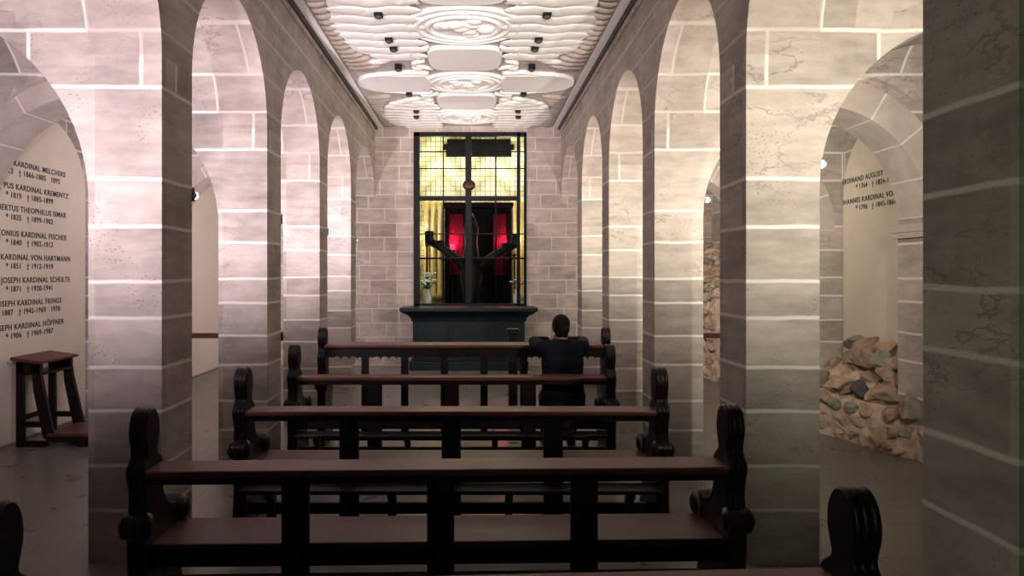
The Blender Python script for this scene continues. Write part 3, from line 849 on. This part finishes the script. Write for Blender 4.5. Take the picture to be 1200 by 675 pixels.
# ------------------------------------------------------------------ prie-dieu by the painted wall
pd = empty('prie_dieu', (-4.48, 6.86, 0), 'small dark wooden prie-dieu under the eight painted names', 'prie-dieu')
W = .56
for y in (.02, W - .02):
    p = MB()
    p.prism([(.0, 0), (.075, 0), (.065, .83), (.0, .83)], 'y', y - .02, y + .02)
    p.prism([(.225, .80), (.26, .60), (.36, .16), (.43, .105), (.70, .095), (.70, 0), (.62, 0), (.58, .04), (.32, .05), (.26, .10), (.17, .55), (.15, .80)], 'y', y - .02, y + .02)
    p.box(.0, .24, y - .02, y + .02, .72, .83, bev=.003)
    p.box(.05, .28, y - .018, y + .018, .19, .245, bev=.003)
    p.box(.0, .30, y - .022, y + .022, 0, .06, bev=.003)
    p.build('side_frame', M['wood'], pd)
m = MB().prism([(-.03, .850), (.27, .815), (.275, .838), (-.03, .88)], 'y', -.04, W + .04)
m.build('desk_top', M['wood_top'], pd)
MB().box(.02, .26, .04, W - .04, .70, .722, bev=.004).build('book_shelf', M['wood'], pd)
MB().box(.02, .05, .04, W - .04, .25, .30, bev=.004).build('stretcher', M['wood'], pd)
MB().box(.30, .70, -.01, W + .01, .10, .135, bev=.008).build('kneeler_board', M['wood_top'], pd)
MB().box(.33, .36, .04, W - .04, .04, .10, bev=.003).build('kneeler_rail', M['wood'], pd)

# ------------------------------------------------------------------ rails across the aisles
for sgn, lb in ((-1, 'dark wooden rail across the far aisle on the painted names side'), (1, 'dark wooden rail across the far aisle on the rubble side')):
    a, c = sorted((CX + sgn * AO, CX + sgn * JS[sgn][0]))
    e = empty('aisle_rail', ((a + c) / 2, 8.36, 0), lb, 'rail', 'wooden rails across the aisles')
    w = (c - a) / 2
    MB().box(-w, w, -.035, .035, .925, .985, bev=.01).build('rail', M['wood_seat'], e)
    for s in (-1, 1):
        MB().box(s * w - .02 - .02 * s, s * w + .02 - .02 * s, -.05, .05, .90, 1.0, bev=.006).build('wall_socket', M['iron'], e)

# ------------------------------------------------------------------ Roman rubble
def rock(c, r, seed, sub=3):
    rr = random.Random(seed); bm = bmesh.new()
    bmesh.ops.create_icosphere(bm, subdivisions=sub, radius=1)
    from mathutils import noise as N
    ph = Vector((rr.uniform(0, 50), rr.uniform(0, 50), rr.uniform(0, 50)))
    cuts = [(Vector((rr.gauss(0, 1), rr.gauss(0, 1), rr.gauss(0, 1))).normalized(), rr.uniform(.42, .78)) for _ in range(13)]
    for v in bm.verts:
        for d, k in cuts:
            q = v.co.dot(d)
            if q > k: v.co -= d * (q - k)
        f = 1.25 * (1 + .16 * N.noise(v.co * 1.3 + ph) + .10 * N.noise(v.co * 3.4 + ph) + .05 * N.noise(v.co * 8 + ph))
        v.co = Vector((v.co.x * r[0], v.co.y * r[1], v.co.z * r[2])) * f
    bmesh.ops.rotate(bm, verts=bm.verts, cent=(0, 0, 0), matrix=Matrix.Rotation(rr.uniform(-.5, .5), 3, 'Z') @ Matrix.Rotation(rr.uniform(-.25, .25), 3, 'X'))
    bmesh.ops.translate(bm, verts=bm.verts, vec=Vector(c))
    m = MB(); m.b.free(); m.b = bm
    return m
def rubble(label, y0, y1, frontx, top, seed, rows_, lumps=()):
    """broken wall of rough stones in mortar; frontx(y), top(y): face line and height"""
    rr = random.Random(seed); xb = XR
    e = empty('ruin_wall', (xb - .3, (y0 + y1) / 2, 0), label, 'ruined wall')
    o = e.location; bm = bmesh.new(); from mathutils import noise as N
    NY, NP = 44, 26; g = []
    for j in range(NY + 1):
        y = y0 + (y1 - y0) * j / NY; fx, tp = frontx(y), top(y); row = []
        zf = tp * .45
        for i in range(NP + 1):
            t = i / NP
            if t < .35: p = Vector((fx + .03 * t, y, zf * t / .35))
            elif t < .8: s = (t - .35) / .45; p = Vector((fx + (xb - .10 - fx) * s, y, zf + (tp - zf) * s ** .8))
            else: s = (t - .8) / .2; p = Vector((xb - .10 + .1 * s, y, tp))
            k = .05 if i < NP else 0
            d = Vector((N.noise(p * 4.5), N.noise(p * 4.5 + Vector((9, 0, 0))), N.noise(p * 4.5 + Vector((0, 9, 0))))) * k
            d += Vector((N.noise(p * 13), 0, N.noise(p * 13 + Vector((5, 5, 0))))) * .018
            q = p + d; q.z = max(q.z, 0) if i else 0; q.x = min(q.x, xb - .005)
            row.append(bm.verts.new(q - o))
        g.append(row)
    for j in range(NY):
        for i in range(NP): bm.faces.new((g[j][i], g[j + 1][i], g[j + 1][i + 1], g[j][i + 1]))
    for end in (0, NY):
        base = bm.verts.new(Vector((xb - .005, y0 if end == 0 else y1, 0)) - o)
        for i in range(NP): bm.faces.new((g[end][i], g[end][i + 1], base))
    m = MB(); m.b.free(); m.b = bm
    m.build('mortar_bed', M['rub_m'], e)
    mats = ['rub_a', 'rub_a', 'rub_b', 'rub_d', 'rub_d', 'rub_b']
    n = 0
    for row in range(rows_):
        t = (row + .5) / rows_; y = y0 + .12 + rr.uniform(0, .1)
        while y < y1 - .08:
            fx, tp = frontx(y), top(y); zf = tp * .45
            if t < .45: x, z = fx + .03, zf * t / .45
            else: s = (t - .45) / .55; x, z = fx + (xb - .12 - fx) * s, zf + (tp - zf) * s ** .8
            ry = rr.uniform(.07, .15); rz_ = rr.uniform(.045, .085)
            rock(Vector((x + rr.uniform(-.02, .03), y, max(z, .05))) - o, (rr.uniform(.06, .11), ry, rz_), seed * 100 + n).build('stone', M[rr.choice(mats)], e)
            n += 1; y += ry * 1.75
    for (c, r, mt) in lumps:
        rock(Vector(c) - o, r, seed * 777 + n).build('stone', M[mt], e); n += 1
    return e
def fx1(y): return .22 * max(0, 1 - (y - 5.95) / .3) + max(3.62, min(4.02, 4.02 - (y - 6.25) * .27))
def tp1(y): return min(1, max(.12, (y - 5.93) / .38)) * (.62 + .05 * math.sin(y * 5) + .08 * max(0, min(1, (y - 6.5))))
rubble('low ruin of rough rubble stones and mortar below the two painted names', 5.95, 8.26, fx1, tp1, 5, 5,
       [((4.17, 7.66, .82), (.13, .15, .13), 'rub_b'), ((4.15, 7.40, .84), (.12, .16, .12), 'rub_a'), ((4.16, 7.12, .78), (.13, .15, .12), 'rub_b'), ((4.21, 7.52, .96), (.10, .13, .08), 'rub_a'),
        ((4.2, 7.78, .95), (.10, .12, .08), 'rub_b'), ((4.22, 7.24, .93), (.10, .12, .08), 'rub_d'), ((4.12, 7.0, .68), (.10, .13, .09), 'rub_d'), ((4.2, 6.9, .82), (.09, .12, .08), 'rub_a'),
        ((3.90, 7.10, .50), (.10, .10, .10), 'rub_c'), ((3.82, 7.72, .50), (.12, .12, .12), 'rub_b'), ((3.72, 8.05, .45), (.10, .12, .14), 'rub_c'), ((4.05, 6.38, .50), (.14, .14, .16), 'rub_b'),
        ((3.98, 6.75, .52), (.12, .17, .10), 'rub_a'), ((3.86, 7.42, .52), (.10, .15, .09), 'rub_d')])
rubble('tall ruin of rough rubble masonry in the far aisle beyond the wooden rail', 10.9, 12.8, lambda y: 3.75, lambda y: 2.2 + .12 * math.sin(y * 3), 8, 12)

# ------------------------------------------------------------------ wall lamps
LAMPS = []
def lamp(loc, aim, label, energy, col, first=[None]):
    if first[0] is None:
        e = empty('wall_lamp', (0, 0, 0), label, 'lamp', 'small spot lamps fixed to the pillars')
        MB().box(-.03, .03, -.055, -.04, -.045, .045, bev=.004).build('bracket', M['lampbody'], e)
        MB().tube([(0, -.045, 0), (0, -.01, 0)], .010, 10).build('arm', M['lampbody'], e)
        MB().lathe([(.010, -.012), (.022, -.008), (.024, .008), (.020, .010), (.004, .010)], (0, 0, 0), 18, 'y').build('shade', M['lampbody'], e)
        MB().ell((0, .026, .0), (.024, .024, .024), 16, 12).build('bulb', M['bulb'], e)
        first[0] = e
    else:
        e = copy_tree(first[0]); tag(e, label)
    e.location = loc
    e.rotation_euler = (0, 0, 0) if aim == 'y' else (0, 0, -PI / 2)
    return e
def light(kind, name, loc, energy, col, size=.05, rot=None, spot=None, blend=.5):
    d = bpy.data.lights.new(name, kind); d.energy = energy; d.color = col
    if kind == 'AREA': d.shape = 'RECTANGLE'; d.size, d.size_y = size
    else: d.shadow_soft_size = size
    if kind == 'SPOT': d.spot_size = spot; d.spot_blend = blend
    o = bpy.data.objects.new(name, d); COL.objects.link(o); o.location = loc
    if rot is not None: o.rotation_euler = rot
    return o
def look(o, target):
    o.rotation_euler = (Vector(target) - o.location).to_track_quat('-Z', 'Y').to_euler(); return o

PINK, WARM = (1.0, .85, .90), (1.0, .915, .74)
E_L, E_R = 56, 52
for k in range(1, 5):
    lb = ['', 'lamp hidden behind the big pillar nearest the painted names', 'tiny bright lamp at the back edge of the second pillar on the painted names side', 'lamp hidden behind the third pillar on the painted names side', 'lamp hidden behind the farthest pillar on the painted names side'][k]
    lamp((CX - NH - .015, YK[k] + PD + .055, 2.21), 'y', lb, 0, PINK)
for k in range(1, 5):
    lb = ['', 'lamp on the hidden aisle face of the broad pillar on the rubble side', 'tiny bright lamp on the aisle face of the second pillar on the rubble side', 'lamp hidden behind the third pillar on the rubble side', 'lamp hidden behind the farthest pillar on the rubble side'][k]
    lamp((CX + AO + .055, YK[k] + .14, 2.36), 'x', lb, 0, WARM)
for k in range(0, 4):
    y1 = YK[k + 1]
    p = (CX - NH - .25, YK[k] + PD + .12, 2.22)
    look(light('SPOT', 'aisle_light', p, E_L * 4, PINK, .03, None, math.radians(143), 1.0), (p[0] - .25, y1, 2.75))
    p = (CX + AO + .12, YK[k] + PD * .5 + .26, 2.36)
    look(light('SPOT', 'aisle_light', p, E_R * 4, WARM, .03, None, math.radians(143), 1.0), (p[0] + .05, y1, 2.75))
for s_ in (-1, 1):
    p = (CX + s_ * 3.28, YK[4] + PD + .06, 2.28)
    look(light('SPOT', 'aisle_light', p, (E_L if s_ < 0 else E_R) * 2.9, PINK if s_ < 0 else WARM, .03, None, math.radians(140), .8), (CX + s_ * 1.7, YB, 2.4))

# added unseen spots behind the camera, brightening the ceiling
for s in (-1, 1):
    look(light('SPOT', 'ceiling_fill', (CX + s * 1.2, -1.2, 2.3), 2250, (1.0, .90, .87) if s < 0 else (1.0, .91, .83), .12, None, math.radians(28), .9), (CX + s * .1, 8.6, HC))
# soft light of the shrine
for x_ in (-.75, .7): light('POINT', 'shrine_light', (x_, 14.75, 4.1), 38, (1.0, .95, .62), .2)
light('POINT', 'shrine_light', (-1.3, 15.2, 2.5), 9, (1.0, .86, .48), .1)
light('POINT', 'shrine_light', (1.2, 15.2, 2.5), 6, (1.0, .86, .48), .1)
for px in (531, 590): light('POINT', 'vigil_light', (bx(px), CY1 - .36, hz(284)), 16, (1, .10, .26), .05)
light('POINT', 'shrine_light', (-1.0, 13.4, 1.6), 1.5, (.75, 1.0, .9), .1)
# added unseen fills: green tint to one side, violet to the other
gl = look(light('AREA', 'tint_fill', (-.6, -1.3, 2.0), 1.6, (.50, 1.0, .42), (.9, 1.6)), (1.75, 2.6, 1.7)); gl.data.spread = math.radians(60)
look(light('AREA', 'tint_fill', (.2, -1.5, 2.0), 3.5, (.50, .45, 1.0), (1.2, 2.0)), (-3.5, 4, 1.0))

# ------------------------------------------------------------------ the man
def man():
    mx, my = .815, 6.43
    e = empty('person', (mx, my, 0), 'man in a dark suit seated alone in the pew, seen from behind', 'person')
    body = MB()
    # head, face
    hc = Vector((0, .185, 1.185))
    tilt = Matrix.Rotation(-.22, 3, 'X')
    H = lambda x, y, z: hc + tilt @ Vector((x, y, z))
    body.ell(H(0, -.005, .022), (.076, .094, .092), 24, 16, tilt)
    body.ell(H(0, .030, -.045), (.058, .064, .072), 20, 14, tilt)
    body.caps(H(0, .065, -.10), H(0, .058, -.09), .024, .030)          # chin
    body.caps(H(0, .092, .012), H(0, .112, -.026), .009, .015)         # nose
    body.caps(H(-.032, .083, .030), H(.032, .083, .030), .013, .013)   # brow
    body.caps(H(-.018, .092, -.060), H(.018, .092, -.060), .009, .009) # lips
    body.caps(H(-.018, .091, -.072), H(.018, .091, -.072), .009, .009)
    for s in (-1, 1):
        body.ell(H(s * .079, -.004, -.008), (.010, .019, .032), 12, 10, tilt)
        body.ell(H(s * .045, .065, -.025), (.022, .020, .018), 12, 10, tilt)
    body.caps((0, .10, 1.0), H(0, -.015, -.05), .060, .054)             # neck
    body.caps((-.155, .09, 1.0), (.155, .09, 1.0), .05, .05)
    body.caps((-.05, .09, .92), (.05, .09, .92), .085, .085)
    body.caps((0, .09, .92), (0, .05, .72), .095, .09)
    body.caps((-.07, .035, .53), (.07, .035, .53), .08, .08)
    body.caps((0, .05, .72), (0, .035, .55), .09, .09)
    for s in (-1, 1):
        sh, el, wr = Vector((s * .195, .10, 1.005)), Vector((s * .235, .37, 1.035)), Vector((s * .085, .53, 1.035))
        body.caps(sh, el, .050, .040); body.caps(el, wr, .040, .026)
        # hand: palm, four fingers folded over the other hand, thumb
        pc = Vector((s * .038, .585, 1.037)); body.caps(wr, pc, .024, .024); body.caps(pc + Vector((0, -.01, -.022)), pc + Vector((0, -.01, .026)), .018, .018)
        for f in range(4):
            b0 = pc + Vector((0, .010, .030 - .021 * f)); L_ = (.036, .042, .040, .032)[f]
            k1 = b0 + Vector((-s * .016, L_ * .9, .004 * s)); k2 = k1 + Vector((-s * .030, L_ * .25, .005 * s)); k3 = k2 + Vector((-s * .020, -.014, .003))
            body.caps(b0, k1, .0095, .0088, 10); body.caps(k1, k2, .0088, .0082, 10); body.caps(k2, k3, .0082, .0072, 10)
        t0 = pc + Vector((-s * .004, -.018, .030)); t1 = t0 + Vector((-s * .014, .022, .020)); t2 = t1 + Vector((-s * .008, .026, .004))
        body.caps(t0, t1, .012, .0105, 10); body.caps(t1, t2, .0105, .009, 10)
        hp, kn, an = Vector((s * .09, .05, .515)), Vector((s * .12, .415, .50)), Vector((s * .12, .385, .09))
        body.caps(hp, kn, .085, .058); body.caps(kn, an, .055, .036)
        body.caps(an, an + Vector((s * .02, .13, -.035)), .036, .028)
    b = body.build('body', M['skin'], e); remesh(b, .0065, 3)
    for s in (-1, 1): MB().ell(H(s * .030, .082, .010), (.0125, .0125, .0125), 14, 10).build('eye', M['eye'], b)
    # hair: short, over crown and nape
    hb = MB()
    hb.ell(H(0, -.014, .034), (.085, .100, .094), 24, 16, tilt)
    hb.ell(H(0, -.050, -.020), (.072, .062, .080), 20, 14, tilt)
    hb.caps(H(-.03, -.068, -.075), H(.03, -.068, -.075), .030, .030)
    for s in (-1, 1): hb.caps(H(s * .072, .015, .02), H(s * .074, .018, -.02), .012, .009)
    h = hb.build('hair', M['hair'], b); remesh(h, .008, 3)
    bm = bmesh.new(); bm.from_mesh(h.data)
    inv = tilt.transposed()
    kill = [v for v in bm.verts if (lambda q: q.y > .052 and q.z < .070)(inv @ (v.co - hc))]
    bmesh.ops.delete(bm, geom=kill, context='VERTS'); bm.to_mesh(h.data); bm.free()
    # jacket
    j = MB()
    j.caps((-.175, .095, 1.012), (.175, .095, 1.012), .068, .068)
    j.caps((-.10, .085, .97), (.10, .085, .97), .105, .105)
    j.caps((-.075, .075, .86), (.075, .075, .86), .125, .125)
    j.caps((-.068, .05, .70), (.068, .05, .70), .125, .125)
    j.caps((-.085, .03, .56), (.085, .03, .56), .125, .125)
    j.caps((-.09, .02, .50), (.09, .02, .50), .115, .115)
    for s in (-1, 1):
        j.caps((s * .095, .085, .97), (s * .082, .06, .74), .105, .108); j.caps((s * .082, .06, .74), (s * .088, .03, .52), .108, .115)
    for s in (-1, 1):
        j.caps((s * .195, .098, 1.005), (s * .237, .37, 1.035), .066, .055)
        j.caps((s * .237, .37, 1.035), (s * .105, .51, 1.035), .055, .040)
    for q in range(7):                                                    # collar
        a = PI * (.02 + .96 * q / 6); a2 = PI * (.02 + .96 * (q + 1) / 6)
        if q < 6: j.caps((.074 * math.cos(a), .105 - .070 * math.sin(a), 1.075), (.074 * math.cos(a2), .105 - .070 * math.sin(a2), 1.075), .017, .017, 10)
    jk = j.build('jacket', M['suit'], b); remesh(jk, .010, 5)
    # cut the seat side flat so the coat rests on the bench
    t = MB()
    t.caps((-.08, .04, .525), (.08, .04, .525), .108, .108)
    for s in (-1, 1):
        hp, kn, an = Vector((s * .09, .06, .515)), Vector((s * .12, .415, .505)), Vector((s * .12, .385, .10))
        t.caps(hp, kn, .098, .072); t.caps(kn, an, .072, .055)
    tr = t.build('trousers', M['trousers'], b); remesh(tr, .010, 4)
    for s in (-1, 1):
        q = MB(); an = Vector((s * .12, .385, .075))
        q.caps(an + Vector((0, -.035, -.022)), an + Vector((s * .02, .16, -.038)), .044, .034); q.caps(an + Vector((0, -.02, .02)), an + Vector((0, .05, -.02)), .045, .043)
        so = q.build('shoe', M['shoe'], b); remesh(so, .008, 3)
        for v in so.data.vertices: v.co.z = max(v.co.z, .002)
    for o in (jk, tr):
        for v in o.data.vertices:
            if v.co.y < .38 and v.co.z < .428: v.co.z = .428 - (.428 - v.co.z) * .02
    for v in b.data.vertices:
        if v.co.y < .34 and v.co.z < .432: v.co.z = .432
    return e
man()

# ------------------------------------------------------------------ camera, world, view
cam = bpy.data.cameras.new('camera'); co = bpy.data.objects.new('camera', cam); COL.objects.link(co)
co.location = (0, 0, 1.7); co.rotation_euler = (PI / 2, 0, 0)
cam.sensor_width = 36; cam.lens = 36 * 823 / 1200; cam.shift_x = 44 / 1200; cam.shift_y = -17.5 / 1200
cam.clip_start = .05
S.camera = co
w = bpy.data.worlds.new('world'); S.world = w; w.use_nodes = True
w.node_tree.nodes['Background'].inputs[0].default_value = (.02, .025, .04, 1); w.node_tree.nodes['Background'].inputs[1].default_value = .3
S.view_settings.view_transform = 'Standard'; S.view_settings.look = 'None'; S.view_settings.gamma = 1
S.view_settings.use_curve_mapping = False; S.view_settings.exposure = 0
S.cycles.use_denoising = True; S.cycles.max_bounces = 8; S.cycles.diffuse_bounces = 5; S.cycles.caustics_reflective = False; S.cycles.caustics_refractive = False
